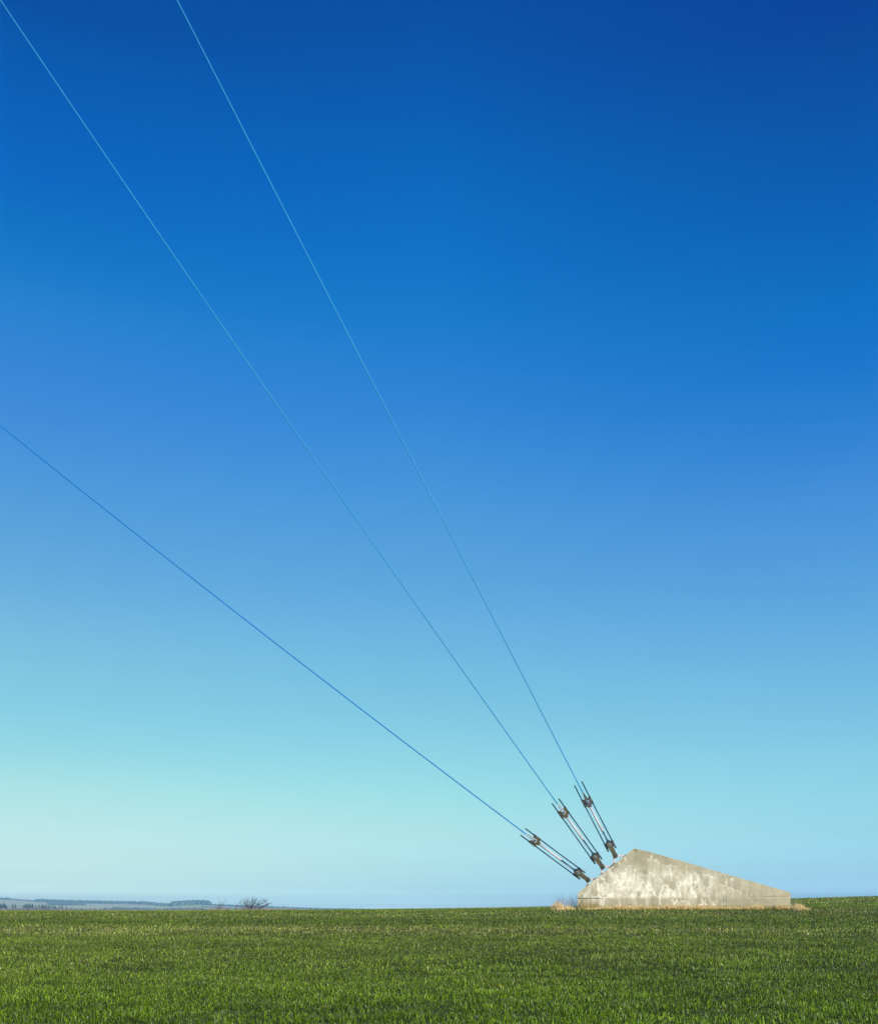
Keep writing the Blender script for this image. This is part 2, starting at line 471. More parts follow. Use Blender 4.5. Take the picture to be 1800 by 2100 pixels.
# the lime has run down the wall: each run drags a fainter veil below it
sm = Wt.copy(); wash = .5 + .5 * fbm(PXg / 1.8, PYg / 40, 71, 2)
for r_ in range(1, NR): sm[r_] = np.maximum(Wt[r_], sm[r_ - 1] * .955)
brk = np.clip(.75 + .9 * fbm(PXg / 6, PYg / 5, 72, 3), .15, 1)
Wt = np.clip(np.maximum(Wt * brk * 1.05, .72 * sm * wash), 0, 1)
# dark hairline cracks
for pts, w, s, o in [([(580, 520), (600, 620)], 5, .8, A5), ([(655, 540), (655, 620)], 5, .7, A5), ([(1400, 560), (1420, 640), (1415, 780)], 5, .7, A5),
                     ([(1465, 570), (1455, 700)], 5, .6, A5), ([(100, 500), (120, 600)], 5, .5, A4), ([(125, 650), (90, 740), (70, 820)], 9, .9, A4),
                     ([(300, 520), (295, 830)], 6, .7, A4), ([(40, 615), (120, 620), (300, 612), (480, 618)], 10, .9, A4), ([(480, 618), (700, 625)], 4, .3, A4),
                     ([(60, 760), (110, 830)], 14, .8, A4), ([(1060, 740), (1150, 735)], 8, .5, A4), ([(1560, 760), (1700, 770)], 8, .5, A4)]:
    stroke(Cr, pts, w, s, o, K, wob=.15)
stroke(Cr, [(1480, 1840.5), (1565, 1838.5), (1620, 1838)], 1.0, .22, wob=.2)
stroke(Cr, [(1568, 1838.7), (1604, 1838.3)], 1.3, .5, wob=.2)
stroke(Cr, [(1345, 1842.6), (1480, 1840.5)], .8, .2, wob=.2)
# damp grey-green lower course, darker patches
low = smooth01((PYg - 1841.5 - 1.5 * wobx) / 3)
Gr[:] = low * np.interp(PXg, [1184, 1215, 1240, 1480, 1560, 1620], [.25, .35, .9, .9, .55, .45])
blob(Gr, 1307, 1757, 9, 22, .75); blob(Gr, 1328, 1775, 14, 14, .4); blob(Gr, 1370, 1775, 22, 12, .45); blob(Gr, 1395, 1800, 10, 8, .35)
blob(Gr, 1450, 1805, 20, 14, .35); blob(Gr, 1350, 1792, 8, 8, .3)
Zn = np.interp(PXg, [1184, 1215, 1250, 1420, 1480, 1560, 1620], [.2, .6, 1, .9, .45, .15, .05]) * smooth01((PYg - 1768) / 36) * (1 - smooth01((PYg - 1838) / 8))
# moss along the foot
edge = 1860.5 + 2.0 * fbm(PXg / 4, PYg * 0, 41, 3)
Mo[:] = smooth01((PYg - edge + 5.5) / 5) * (.85 + .25 * fbm(PXg / 2.5, PYg / 9, 43, 3))
Mo = np.maximum(Mo, smooth01((PYg - 1846 - 4 * fbm(PXg / 2.2, PYg / 12, 42, 3)) / 14) * smooth01((1236 - PXg) / 14) * .95)
blob(Mo, 1303, 1743.5, 5, 3.2, .9); blob(Mo, 1316, 1747, 3, 5, .5)

P = np.zeros(PXg.shape + (3,))
dx = (PXg - 900) / F; dz = (HR - PYg) / F
kk = F0.dot(NF) - 0; den = dx * NF.x + NF.y
tt = (F0.dot(NF) - EYE * NF.z) / den
P[..., 0] = dx * tt; P[..., 1] = tt; P[..., 2] = EYE + dz * tt
# slightly uneven shuttering: a few millimetres in and out, the joint as a groove
dent = (.012 * fbm(PXg / 30, PYg / 18, 51, 3) - .03 * np.clip(1 - np.abs(PYg - 1842.8) / 1.0, 0, 1) * (PXg < 1232) - .012 * Cr)
P += dent[..., None] * np.array(NF)[None, None, :]
front = grid_mesh('wall_face', P[::-1])
q = lambda A: A[::-1].ravel()
set_col(front, 'stain', np.stack([q(Wt), q(Mo), q(Cr)], -1))
set_col(front, 'damp', np.stack([q(Gr), q(Zn), q(Gr)], -1))
TH = 2.3
bm = bmesh.new(); bm.from_mesh(front)
bm.verts.ensure_lookup_table()
nC = len(cols)
toprow = [bm.verts[(NR - 1) * nC + i] for i in range(nC)]
bottom = [bm.verts[i] for i in range(nC)]
left = [bm.verts[i * nC] for i in range(NR)]
right = [bm.verts[i * nC + nC - 1] for i in range(NR)]


def skirt(edge_verts, closed=False):
    back = []
    for v in edge_verts:
        b = back_of.get(v)
        if b is None:
            b = bm.verts.new(v.co - NF * TH); back_of[v] = b
            for la in lay: b[la] = v[la]
        back.append(b)
    for a, b, c2, d in zip(edge_verts, edge_verts[1:], back[1:], back): 
        bm.faces.new((a, b, c2, d))
    return back


back_of = {}
lay = [bm.verts.layers.float_color['stain'], bm.verts.layers.float_color['damp']]
bt = skirt(toprow); bb = skirt(bottom); bl = skirt(left); br = skirt(right)
ring = bb + br[1:] + bt[::-1][1:] + bl[::-1][1:-1]
bm.faces.new(ring)
fix(bm)
for f in bm.faces: f.smooth = False
cm = Mat('weathered_concrete')
st = cm.attr('stain').outputs['Color']
sx = cm.node('ShaderNodeSeparateColor'); cm.l.new(st, sx.inputs[0])
dm = cm.node('ShaderNodeSeparateColor'); cm.l.new(cm.attr('damp').outputs['Color'], dm.inputs[0])
fine = cm.noise(7, cm.coord(), 8, .65)
big = cm.noise(.9, cm.coord((1, 1, 1)), 5, .6)
streak = cm.noise(1.0, cm.coord((6, 6, .5)), 5, .6)
speck = cm.noise(26, cm.coord(), 3, .5)
c = cm.mix(cm.rng(big, .38, .6), (.515, .42, .265), (.345, .28, .178))
c = cm.mix(cm.rng(fine, .3, .75, 0, .5), c, (.58, .47, .30))
c = cm.mix(cm.rng(streak, .5, .75, 0, .45), c, (.33, .28, .185))
c = cm.mix(cm.math('MULTIPLY', dm.outputs[0], cm.rng(fine, .2, .6, .65, 1.0)), c, (.36, .315, .205))
cloud = cm.noise(1.6, cm.coord((1.6, 1.6, .8)), 6, .65)
vd = cm.node('ShaderNodeMix', data_type='RGBA', blend_type='ADD')
nw = cm.node('ShaderNodeTexNoise'); nw.inputs['Scale'].default_value = 1.8; nw.inputs['Detail'].default_value = 6
vc = cm.coord((1, 1, .8)); cm.l.new(vc, nw.inputs['Vector'])
vd.inputs[0].default_value = .9; cm.l.new(vc, vd.inputs[6]); cm.l.new(nw.outputs['Color'], vd.inputs[7])
ve = cm.node('ShaderNodeTexVoronoi', feature='DISTANCE_TO_EDGE'); ve.inputs['Scale'].default_value = 1.25
cm.l.new(vd.outputs[2], ve.inputs['Vector'])
vein = cm.math('MULTIPLY', cm.rng(ve.outputs['Distance'], .0, .075, 1.0, 0.0), cm.rng(cm.noise(1.1, cm.coord((1, 1, 1.3)), 4), .42, .62))
vein = cm.math('MULTIPLY', vein, cm.math('ADD', cm.math('MULTIPLY', dm.outputs[1], .75), .12), True)
wf = cm.math('MULTIPLY', cm.math('ADD', cm.math('MAXIMUM', sx.outputs[0], vein), cm.math('MULTIPLY', cm.rng(cloud, .42, .66), cm.math('ADD', cm.math('MULTIPLY', dm.outputs[1], .9), .0))), cm.rng(fine, .25, .6, .7, 1.0), True)
c = cm.mix(wf, c, (.97, .84, .65))
c = cm.mix(cm.math('MULTIPLY', sx.outputs[1], cm.rng(streak, .3, .6, .55, 1.0), True), c, (.27, .18, .04))
c = cm.mix(cm.math('MULTIPLY', sx.outputs[2], .85), c, (.06, .055, .035))
c = cm.mix(cm.rng(speck, .68, .78, 0, .5), c, (.2, .18, .12))
cm.base(c, .92, 0, .2)
hgt = cm.math('ADD', cm.math('MULTIPLY', fine, .6), cm.math('MULTIPLY', speck, .4))
cm.bump(hgt, .018)
base_pt = (onplane(1184, 1866) + onplane(1620, 1866)) / 2 - NF * TH / 2
block = empty('concrete_block', (base_pt.x, base_pt.y, float(H(base_pt.x, base_pt.y))))
tag(block, 'stained concrete anchor block with a long sloping back, standing in the field', 'anchor block')
bo = obj('body', bm, cm.m, block)
bo.matrix_parent_inverse = Matrix.Translation(-block.location)

# ------------------------------------------------------------------ steel materials
brown = Mat('olive_brown_paint')
nn = brown.noise(14, brown.coord(), 4)
brown.base(brown.mix(brown.rng(nn, .35, .7), (.125, .088, .032), (.065, .048, .022)), .55, 0, .4)
dark = Mat('dark_steel')
nn = dark.noise(10, dark.coord(), 4)
dark.base(dark.mix(dark.rng(nn, .4, .7), (.005, .035, .095), (.008, .030, .07)), .4, .2, .5)
steel = Mat('galvanised_steel')
nn = steel.noise(20, steel.coord(), 4)
steel.base(steel.mix(steel.rng(nn, .4, .7), (.45, .45, .47), (.30, .31, .33)), .45, .4, .5)
grey = Mat('weathered_grey_steel')
nn = grey.noise(20, grey.coord(), 4)
grey.base(grey.mix(grey.rng(nn, .4, .7), (.10, .095, .085), (.045, .045, .05)), .5, .3, .5)
pink = Mat('faded_pink_tube')
nn = pink.noise(9, pink.coord((1, 6, 6)), 4)
pink.base(pink.mix(pink.rng(nn, .35, .7), (.72, .56, .53), (.60, .50, .50)), .5, 0, .4)
slate = Mat('blue_grey_steel')
nn = slate.noise(9, slate.coord((1, 6, 6)), 4)
slate.base(slate.mix(slate.rng(nn, .35, .7), (.14, .20, .27), (.08, .12, .17)), .45, .3, .5)
white = Mat('white_painted_steel')
nn = white.noise(16, white.coord(), 4)
white.base(white.mix(white.rng(nn, .42, .7), (.80, .74, .70), (.50, .33, .25)), .6, 0, .4)
wirem = Mat('galvanised_wire_rope')
nn = wirem.noise(6, wirem.coord(), 3)
bluew = Mat('unlit_blue_wire_rope')  # unlit look of the lowest rope put into a deeper blue base colour
bluew.base(bluew.mix(bluew.rng(bluew.noise(6, bluew.coord(), 3), .3, .7), (.001, .19, .56), (.001, .15, .48)), .55, 0, .15)
wirem.base(wirem.mix(wirem.rng(nn, .3, .7), (.04, .31, .55), (.025, .24, .46)), .5, 0, .25)

K = F0.length / F * 1.015                   # one photo pixel in metres at the turnbuckles
DEP = 1.0                                   # they stand in the block's middle plane


def bmn(): return bmesh.new()


def scaled(bm):
    bmesh.ops.scale(bm, vec=(K, K, K), verts=bm.verts)
    return fix(bm)


def cyl_n(bm, s, t, r, n0, n1, k=16):
    prism(bm, [(s + r * math.cos(2 * math.pi * i / k), t + r * math.sin(2 * math.pi * i / k)) for i in range(k)], n0, n1)


def capsule(s0, s1, w0, w1, r0, r1, k=8):
    """outline of a bar from s0 (radius r0) to s1 (radius r1) with waist half-widths w0, w1"""
    out = []
    for i in range(k + 1):
        a = math.pi / 2 + math.pi * i / k
        out.append((s0 + r0 * math.cos(a), r0 * math.sin(a)))
    out += [(s0 + r0 * 1.3, -w0), (s1 - r1 * 1.3, -w1)]
    for i in range(k + 1):
        a = -math.pi / 2 + math.pi * i / k
        out.append((s1 + r1 * math.cos(a), r1 * math.sin(a)))
    out += [(s1 - r1 * 1.3, w1), (s0 + r0 * 1.3, w0)]
    return out


def yoke_mesh(top):
    bm = bmn()
    if top:
        poly = [(-7.5, -7.2), (7, -7.2), (9.5, -7.2), (6.5, -3.4), (6, 0), (6.5, 3.4), (9.5, 7.2), (-7.5, 7.2), (-8.2, 4.6), (-11.5, 3.6), (-12.2, 2), (-12.2, -2), (-11.5, -3.6), (-8.2, -4.6)]
    else:
        poly = [(-5, -7.2), (6, -7.2), (6.5, -5), (9.5, -3.2), (10, -1.5), (10, 1.5), (9.5, 3.2), (6.5, 5), (6, 7.2), (-5, 7.2), (-5.5, 3), (-5.5, -3)]
    prism(bm, poly, 1.0, 2.2); prism(bm, poly, -2.2, -1.0)
    return scaled(bm)


def sleeve_mesh():
    bm = bmn(); tube(bm, [(0, 0, 0), (17, 0, 0)], 2.0, 12)
    tube(bm, [(15.5, 0, 0), (17.4, 0, 0)], 2.1, 6)
    return scaled(bm)


def low_sleeve_mesh():
    bm = bmn(); tube(bm, [(0, 0, 0), (17.5, 0, 0)], [1.5, 2.05], 12)
    tube(bm, [(16.2, 0, 0), (18, 0, 0)], 2.1, 6)
    return scaled(bm)


def rod_mesh():
    bm = bmn()
    tube(bm, [(-11.5, 0, 0), (140, 0, 0)], 1.2, 10)
    tube(bm, [(139, 0, 0), (140.8, 0, 0)], 1.15, 10)
    return scaled(bm)


def link_mesh(n0, n1):
    bm = bmn(); prism(bm, capsule(-24.5, 0, 4.0, 4.8, 5.1, 6.2), n0, n1); return scaled(bm)


def pin_mesh(r, nmax):
    bm = bmn(); cyl_n(bm, 0, 0, r, -nmax, nmax, 20); return scaled(bm)


def bolt_mesh(r, n0, n1):
    bm = bmn(); cyl_n(bm, 0, 0, r, n0, n1, 6); return scaled(bm)


shared = {}


def part(name, key, builder, mat, parent, loc=(0, 0, 0), smooth=False):
    if key not in shared: 
        shared[key] = bpy.data.meshes.new(name); b = builder(); b.to_mesh(shared[key]); b.free()
        shared[key].materials.append(mat)
    o = bpy.data.objects.new(name, shared[key]); COL.objects.link(o)
    o.parent = parent; o.location = Vector(loc) * K
    return o


def local_frame(p0, p1):
    a, b = onplane(*p0, DEP), onplane(*p1, DEP)
    s = (b - a).normalized(); nvec = NF.copy(); tv = nvec.cross(s)
    m = Matrix(((s.x, tv.x, nvec.x, a.x), (s.y, tv.y, nvec.y, a.y), (s.z, tv.z, nvec.z, a.z), (0, 0, 0, 1)))
    return m, (b - a).length / K


def turnbuckle(p_low, p_top, tube_end, label, dark_top=False):
    m, Ln = local_frame(p_low, p_top)
    t = empty('turnbuckle', matrix=m)
    tag(t, label, 'turnbuckle', 'turnbuckles joining the wires to the concrete block')
    for sgn in (-1, 1):
        part('rod', 'rod', rod_mesh, dark.m, t, (0, 8.3 * sgn, 0))
    up = part('upper_yoke', 'uy' + str(dark_top), lambda: yoke_mesh(True), grey.m if dark_top else brown.m, t, (Ln, 0, 0))
    for sgn in (-1, 1): part('sleeve', 'slv', sleeve_mesh, grey.m, up, (-7.5, 8.3 * sgn, 0))
    lo = part('lower_yoke', 'ly', lambda: yoke_mesh(False), dark.m, t)
    for sgn in (-1, 1): part('sleeve', 'lslv', low_sleeve_mesh, grey.m, lo, (-11, 8.3 * sgn, 0))
    for a, b in ((2.6, 3.6), (-3.6, -2.6)):
        part('link_plate', 'lp%g' % a, lambda: link_mesh(a, b), brown.m, t)
    wsh = part('washer', 'wsh', lambda: pin_mesh(2.7, 4.0), steel.m, t)
    part('bolt', 'blt', lambda: bolt_mesh(1.55, -5.2, 5.2), dark.m, wsh)
    w2 = part('washer', 'wsh2', lambda: pin_mesh(2.4, 4.0), grey.m, t, (-24.5, 0, 0))
    part('bolt', 'blt2', lambda: bolt_mesh(1.5, -5.4, 5.4), dark.m, w2)
    s_end = Ln - 10.5
    bm = bmn(); tube(bm, [(tube_end, 0, 0), (s_end, 0, 0)], 2.0, 14); obj('pale_tube', scaled(bm), pink.m, t)
    bm = bmn()
    for sg in (-1, 1): tube(bm, [(6, .95 * sg, 0), (tube_end + 2, .95 * sg, 0)], .85, 10)
    tube(bm, [(6, 0, -.6), (tube_end, 0, -.6)], .8, 8)
    tube(bm, [(4, 0, 0), (12, 0, 0)], 2.0, 12)
    obj('threaded_shaft', scaled(bm), slate.m, t)
    return m, Ln


UNITS = [  # lower pin, upper pin, end of the pale tube, socket length
    ((1185.1, 1789.8), (1096.7, 1724.3), 43, 22.5, False),
    ((1220.4, 1757.9), (1155.6, 1666.9), 43, 21.5, False),
    ((1249.6, 1732.8), (1204.4, 1644.8), 31, 20.0, True)]
ULAB = ['lowest turnbuckle, nearest the left foot of the concrete block and lying flattest',
        'middle turnbuckle, between the steepest one and the flattest one, above the block\'s left slope',
        'highest and steepest turnbuckle, nearest the peak of the block, with a dark grey upper yoke']
WPTS = [[(0, 871.5), (300, 1111.5), (387, 1180), (660, 1392.5), (760, 1469)],
        [(2, 0), (69, 100), (250.5, 370), (320, 470), (540, 790), (603, 880)],
        [(364, 0), (414, 100), (802, 860), (855, 960)]]
WLAB = ['lowest guy wire, deep blue, leaving the picture at the middle of its left edge',
        'middle guy wire, running up to the upper left corner of the picture',
        'steepest guy wire, the right one of the two reaching the top edge']
for (pl, pt, te, sk, dk), ul, wp, wl in zip(UNITS, ULAB, WPTS, WLAB):
    m, Ln = turnbuckle(pl, pt, te, ul, dk)
    ax = m.to_3x3() @ Vector((1, 0, 0))
    top = m @ Vector((Ln * K, 0, 0))
    tip = m @ Vector(((Ln + sk) * K, 0, 0))
    tipx = 900 + F * tip.x / tip.y; tipy = HR - F * (tip.z - EYE) / tip.y
    # the rope hangs in one vertical plane; a smooth sagging curve through the measured heights
    xs = np.array([p[0] for p in wp] + [tipx]); yv = np.array([p[1] for p in wp] + [tipy])
    tsc = (xs - tipx) / 1000
    cf = np.polyfit(tsc, yv, 2, w=[1] * len(wp) + [30])
    x_end = {0: -420, 1: -60, 2: 320}[WLAB.index(wl)]
    seq = np.linspace(tipx, x_end, 60)
    pts = [onplane(x, float(np.polyval(cf, (x - tipx) / 1000)), DEP) for x in seq]
    pts[0] = tip
    gw_ = empty('guy_wire', tip); tag(gw_, wl, 'guy wire', 'guy wires rising to the left from the concrete block')
    bm = bmn(); tube(bm, [p - tip for p in pts], .031, 8)
    obj('rope', fix(bm), (bluew if wl.startswith('lowest') else wirem).m, gw_, True)
    so = empty('tmp')
    bpy.data.objects.remove(so)
    # socket: a tapering forked casting that ends in a ring on the turnbuckle's top pin
    bm = bmn()
    poly = [(sk + 1, -.7), (sk + 1, .7), (sk - 3, 1.9), (10, 2.7), (4.5, 3.2)]
    poly += [(4.3 * math.cos(a), 4.3 * math.sin(a)) for a in np.linspace(.75, 2 * math.pi - .75, 16)] + [(4.5, -3.2), (10, -2.7), (sk - 3, -1.9)]
    prism(bm, poly, 2.9, 4.1)
    body = scaled(bm)
    mm = Matrix.Translation(-tip) @ m @ Matrix.Translation((Ln * K, 0, 0))
    so = obj('socket', body, (grey if dk else steel).m, gw_); so.matrix_local = mm
    bm = bmn(); prism(bm, [(sk, -.9), (sk, .9), (4, 2.8), (0, 3.6), (-3, 2), (-3, -2), (0, -3.6), (4, -2.8)], -.9, .9)
    s2 = obj('socket_core', scaled(bm), dark.m, so)
    bm = bmn(); cyl_n(bm, 0, 0, 3.4, 4.1, 4.6, 20); s3 = obj('washer', scaled(bm), steel.m, so)
    bm = bmn(); cyl_n(bm, 0, 0, 1.9, 4.6, 6.2, 6); s4 = obj('bolt', scaled(bm), dark.m, so)

# forked white legs that hold each link to the block's slope
LEGS = [((1204.8, 1803.9), (1219.5, 1802.8), (1204.2, 1815.5)), ((1235, 1777.3), (1252.5, 1777.0), (1233.2, 1792.8)), ((1260.3, 1754.5), (1280.5, 1756), (1257.8, 1772.5))]
for i, (pin, r_, d_) in enumerate(LEGS):
    a = onplane(*pin, DEP)
    br_ = empty('anchor_bracket', a - block.location); br_.parent = block
    for e_ in (r_, d_):
        b = onplane(*e_, DEP)
        side = (b - a).normalized()
        per = NF.cross(side).normalized()
        bm = bmn()
        w0, w1 = 3.4 * K, 5.0 * K
        b2 = b - a + side * .5
        for nn0, nn1 in ((-.04, .04),):
            vs = []
            for base, w in ((side * .02, w0), (b2, w1)):
                for sn in (nn0, nn1):
                    for sw in (-1, 1): vs.append(bm.verts.new(base + per * w * sw * .6 + NF * sn))
            idx = [(0, 1, 3, 2), (4, 6, 7, 5), (0, 4, 5, 1), (2, 3, 7, 6), (0, 2, 6, 4), (1, 5, 7, 3)]
            for f in idx: bm.faces.new([vs[k] for k in f])
        bmesh.ops.bevel(bm, geom=list(bm.edges), offset=.006, segments=1, affect='EDGES')
        obj('leg', fix(bm), white.m, br_)
        # added dark plate on the slope, stands in for contact shade under the leg
        sl_ = (onplane(1298.2, 1741.2) - onplane(1184, 1831.5)).normalized(); nl_ = NF.cross(sl_).normalized()
        if nl_.z < 0: nl_ = -nl_
        fp = bmn()
        mt = Matrix(((sl_.x, NF.x, nl_.x, 0), (sl_.y, NF.y, nl_.y, 0), (sl_.z, NF.z, nl_.z, 0), (0, 0, 0, 1)))
        bmesh.ops.create_cube(fp, size=1)
        bmesh.ops.scale(fp, vec=(.20, .26, .05), verts=fp.verts)
        bmesh.ops.bevel(fp, geom=list(fp.edges), offset=.008, segments=1, affect='EDGES')
        bmesh.ops.transform(fp, matrix=Matrix.Translation(b - a + nl_ * .02) @ mt, verts=fp.verts)
        obj('contact_shade_plate', fix(fp), dark.m, br_)
        # dark tie rod below each white leg
        bm = bmn(); off = per * (1.9 * K) * (1 if e_ is r_ else -1)
        tube(bm, [side * .05 + off * .3, b2 + off], .016, 8)
        obj('tie_rod', fix(bm), dark.m, br_)
    bm = bmn()
    bmesh.ops.create_uvsphere(bm, u_segments=12, v_segments=8, radius=.075)
    obj('lug', bm, dark.m, br_, True)

# ------------------------------------------------------------------ dry grass round the block
DM = blade_mat('dry_grass_blade', .25, .7)


def strawcol(n, a=(.88, .60, .24), b=(.95, .76, .42)):
    r = RNG.random(n)[:, None]
    c = np.array(a) * (1 - r) + np.array(b) * r
    return c * RNG.uniform(.75, 1.1, n)[:, None]


def at_block(px, out):
    """ground point in front of the block's face below photo column px"""
    d = Vector(((px - 900) / F, 1, 0)); q = F0 + NF * out
    k = (q - Vector((0, 0, q.z))).dot(NF) / d.dot(NF)
    return d.x * k, d.y * k


n = 16000
pxs = RNG.uniform(1196, 1619, n)
thick = np.interp(pxs, [1196, 1215, 1235, 1270, 1290, 1315, 1345, 1370, 1420, 1455, 1475, 1520, 1545, 1552, 1563, 1565, 1588, 1590, 1614, 1619],
                  [.05, .25, .7, 1.0, .75, 1.0, .8, .95, .8, .6, .5, .35, .8, 1, 1, 0, 0, .9, .8, .3])
keep = RNG.random(n) < thick * .9 + .05 * (thick > 0)
pxs, thick = pxs[keep], thick[keep]; n = len(pxs)
outs = RNG.uniform(.02, .55, n)
pp = np.array([at_block(a, b) for a, b in zip(pxs, outs)])
hh = RNG.uniform(.10, .26, n) * (.35 + .8 * thick) * (1 + .35 * fbm(pxs / 6, pxs * 0, 91, 2))
dg = blades('dry_grass', pp[:, 0], pp[:, 1], H(pp[:, 0], pp[:, 1]) + .03, hh, RNG.uniform(.012, .024, n), np.clip(RNG.normal(.6, .25, n), .1, .95),
            RNG.uniform(0, 2 * np.pi, n), strawcol(n), strawcol(n), DM)
tag(dg, 'matted straw-coloured dry grass along the foot of the concrete block', 'dry grass', None, 'stuff')


def tuft(name, px, Yd, rad, n, h0, h1, w, label, group, col=None, leanmax=.5, dirm=0.3, cat='grass tuft'):
    x0 = (px - 900) / F * Yd
    root = empty(name, (x0, Yd, float(H(x0, Yd))))
    a = RNG.uniform(0, 2 * np.pi, n); r = rad * np.sqrt(RNG.random(n)) * .9
    x, y = np.cos(a) * r, np.sin(a) * r
    h = RNG.uniform(h0, h1, n) * (1 - .5 * (r / rad) ** 2)
    ln = np.clip(RNG.normal(.28, .18, n), .02, leanmax + .3)
    C = strawcol(n) if col is None else strawcol(n, *col)
    o = blades('stems', x, y, H(x + x0, y + Yd) - float(H(x0, Yd)), h, np.full(n, w), ln, a * .5 + RNG.normal(dirm, .6, n), C, C * .9, DM)
    o.parent = root
    tag(root, label, cat, group)
    return root


tuft('dry_grass_tuft', 1143, 53.6, .40, 520, .2, .66, .016, 'bushy orange-tan tuft of dry grass left of the block', 'dry grass tufts beside the block')
tuft('dry_grass_tuft', 1166, 53.9, .42, 240, .2, .42, .016, 'sparse low brown grass tuft against the left end of the block', 'dry grass tufts beside the block')
tuft('dry_grass_tuft', 1635, 51.6, .42, 800, .18, .46, .016, 'pale tan tuft of dry grass at the right end of the block', 'dry grass tufts beside the block')
tuft('dry_grass_tuft', 1652, 51.4, .28, 200, .08, .2, .016, 'small flattened tuft just right of the pale tan one', 'dry grass tufts beside the block')
tuft('reed_clump', 1152, 54.6, .6, 130, .8, 1.35, .010, 'tall thin faded reeds standing above the orange-tan tuft', 'reeds beside the block', ((.34, .32, .36), (.48, .42, .40)), .35, 0.1, 'reeds')
tuft('reed_clump', 1175, 54.8, .32, 70, .7, 1.25, .010, 'dark thin reeds close against the left end of the block', 'reeds beside the block', ((.20, .21, .26), (.34, .32, .34)), .35, 0.1, 'reeds')
tuft('reed_clump', 1626, 51.9, .12, 7, .7, 1.15, .012, 'few pale upright stalks beside the right end of the block', 'reeds beside the block', ((.5, .42, .35), (.6, .5, .4)), .1, 0.1, 'reeds')

# ------------------------------------------------------------------ far land
HPX = [-900, -300, -60, 0, 35, 75, 110, 160, 205, 250, 300, 345, 360, 400, 425, 450, 490, 540, 600, 660, 740, 830]
HRO = [30, 24, 25, 23.5, 21.5, 18.5, 17.5, 16, 15, 14, 12.5, 9.5, 11, 13, 12, 9.5, 8, 7.0, 5.0, 3.4, 1.8, -2]
YR = 2800.0


def hillz(px, Yq):
    ridge = EYE + np.interp(px, HPX, HRO) * YR / F
    tq = (Yq - 1200) / (YR - 1200)
    z0 = -8.0
    rise = np.where(tq < 1, smooth01(tq) * .55 + np.clip(tq, 0, 1) * .45, 1 - .5 * smooth01((Yq - YR) / 1500))
    return z0 + (ridge - z0) * rise + 1.2 * fbm(px / 60, Yq / 250, 61, 3)


hy = np.linspace(1180, 4300, 90)
hp = np.linspace(-1500, 860, 320)
PXh = np.repeat(hp[None], len(hy), 0); Yh = np.repeat(hy[:, None], len(hp), 1)
hills_me = grid_mesh('hills', np.stack([(PXh - 900) / F * Yh, Yh, hillz(PXh, Yh)], -1))
hm = Mat('hill_fields')
vo = hm.node('ShaderNodeTexVoronoi'); vo.inputs['Scale'].default_value = .0042
hm.l.new(hm.coord((1, .6, 0)), vo.inputs['Vector'])
sv = hm.node('ShaderNodeSeparateColor'); hm.l.new(vo.outputs['Color'], sv.inputs[0])
c = hm.mix(hm.rng(sv.outputs[0], .3, .7), (.40, .46, .20), (.52, .50, .30))
c = hm.mix(hm.rng(sv.outputs[1], .6, .9), c, (.16, .14, .10))
hm.base(c, .95, 0, .1)
tag(obj('hills', hills_me, hm.m), 'low hills with pale fields on the left horizon', None, None, 'structure')


def crown_clumps(rng, centres, sizes, squash=.8):
    """many small irregular leaf masses: 20-face blobs with torn-up surfaces"""
    bmt = bmesh.new(); bmesh.ops.create_icosphere(bmt, subdivisions=1, radius=1)
    base = np.array([v.co for v in bmt.verts]); fc = np.array([[v.index for v in f.verts] for f in bmt.faces]); bmt.free()
    k = len(centres)
    V = base[None] * (1 + .35 * (rng.random((k, len(base), 1)) - .5) * 2) * np.asarray(sizes)[:, None, None]
    V[..., 2] *= squash
    V = V + np.asarray(centres)[:, None]
    Fi = (fc[None] + (np.arange(k) * len(base))[:, None, None]).reshape(-1, 3)
    return raw_mesh('clumps', V.reshape(-1, 3), np.full(len(Fi), 3), Fi.ravel())


def foliage(name, a, b, sc=.3):
    m = Mat(name); nn = m.noise(sc, m.coord(), 3)
    return m.base(m.mix(m.rng(nn, .35, .65), a, b), .9, 0, .1).m


# far wood on the ridge, one mass
cs, sz = [], []
r2 = np.random.default_rng(5)
for p0, p1, y0, y1, nn_, hgt_ in [(-300, 20, 2760, 2900, 500, 4.5), (74, 206, 2700, 2900, 560, 5.5), (206, 345, 2700, 2900, 600, 5.5), (352, 430, 2680, 2880, 420, 8), (430, 560, 2720, 2850, 260, 3.5), (100, 175, 2250, 2350, 110, 4.5),
                                  (215, 420, 1700, 1950, 260, 3.2), (560, 800, 2700, 2850, 260, 3), (20, 74, 2760, 2850, 60, 3)]:
    hgt_ *= .68
    for _ in range(int(nn_ * 2)):
        p = r2.uniform(p0, p1); yq = r2.uniform(y0, y1); s_ = hgt_ * r2.uniform(.6, 1.35)
        cs.append(((p - 900) / F * yq, yq, float(hillz(p, yq)) + s_ * .6)); sz.append(s_)
me = crown_clumps(r2, cs, sz, 1.1)
tag(obj('ridge_wood', me, foliage('ridge_wood', (.10, .15, .14), (.14, .18, .15), .01)), 'blue-grey woods along the crest of the far hills', 'woods', None, 'stuff')

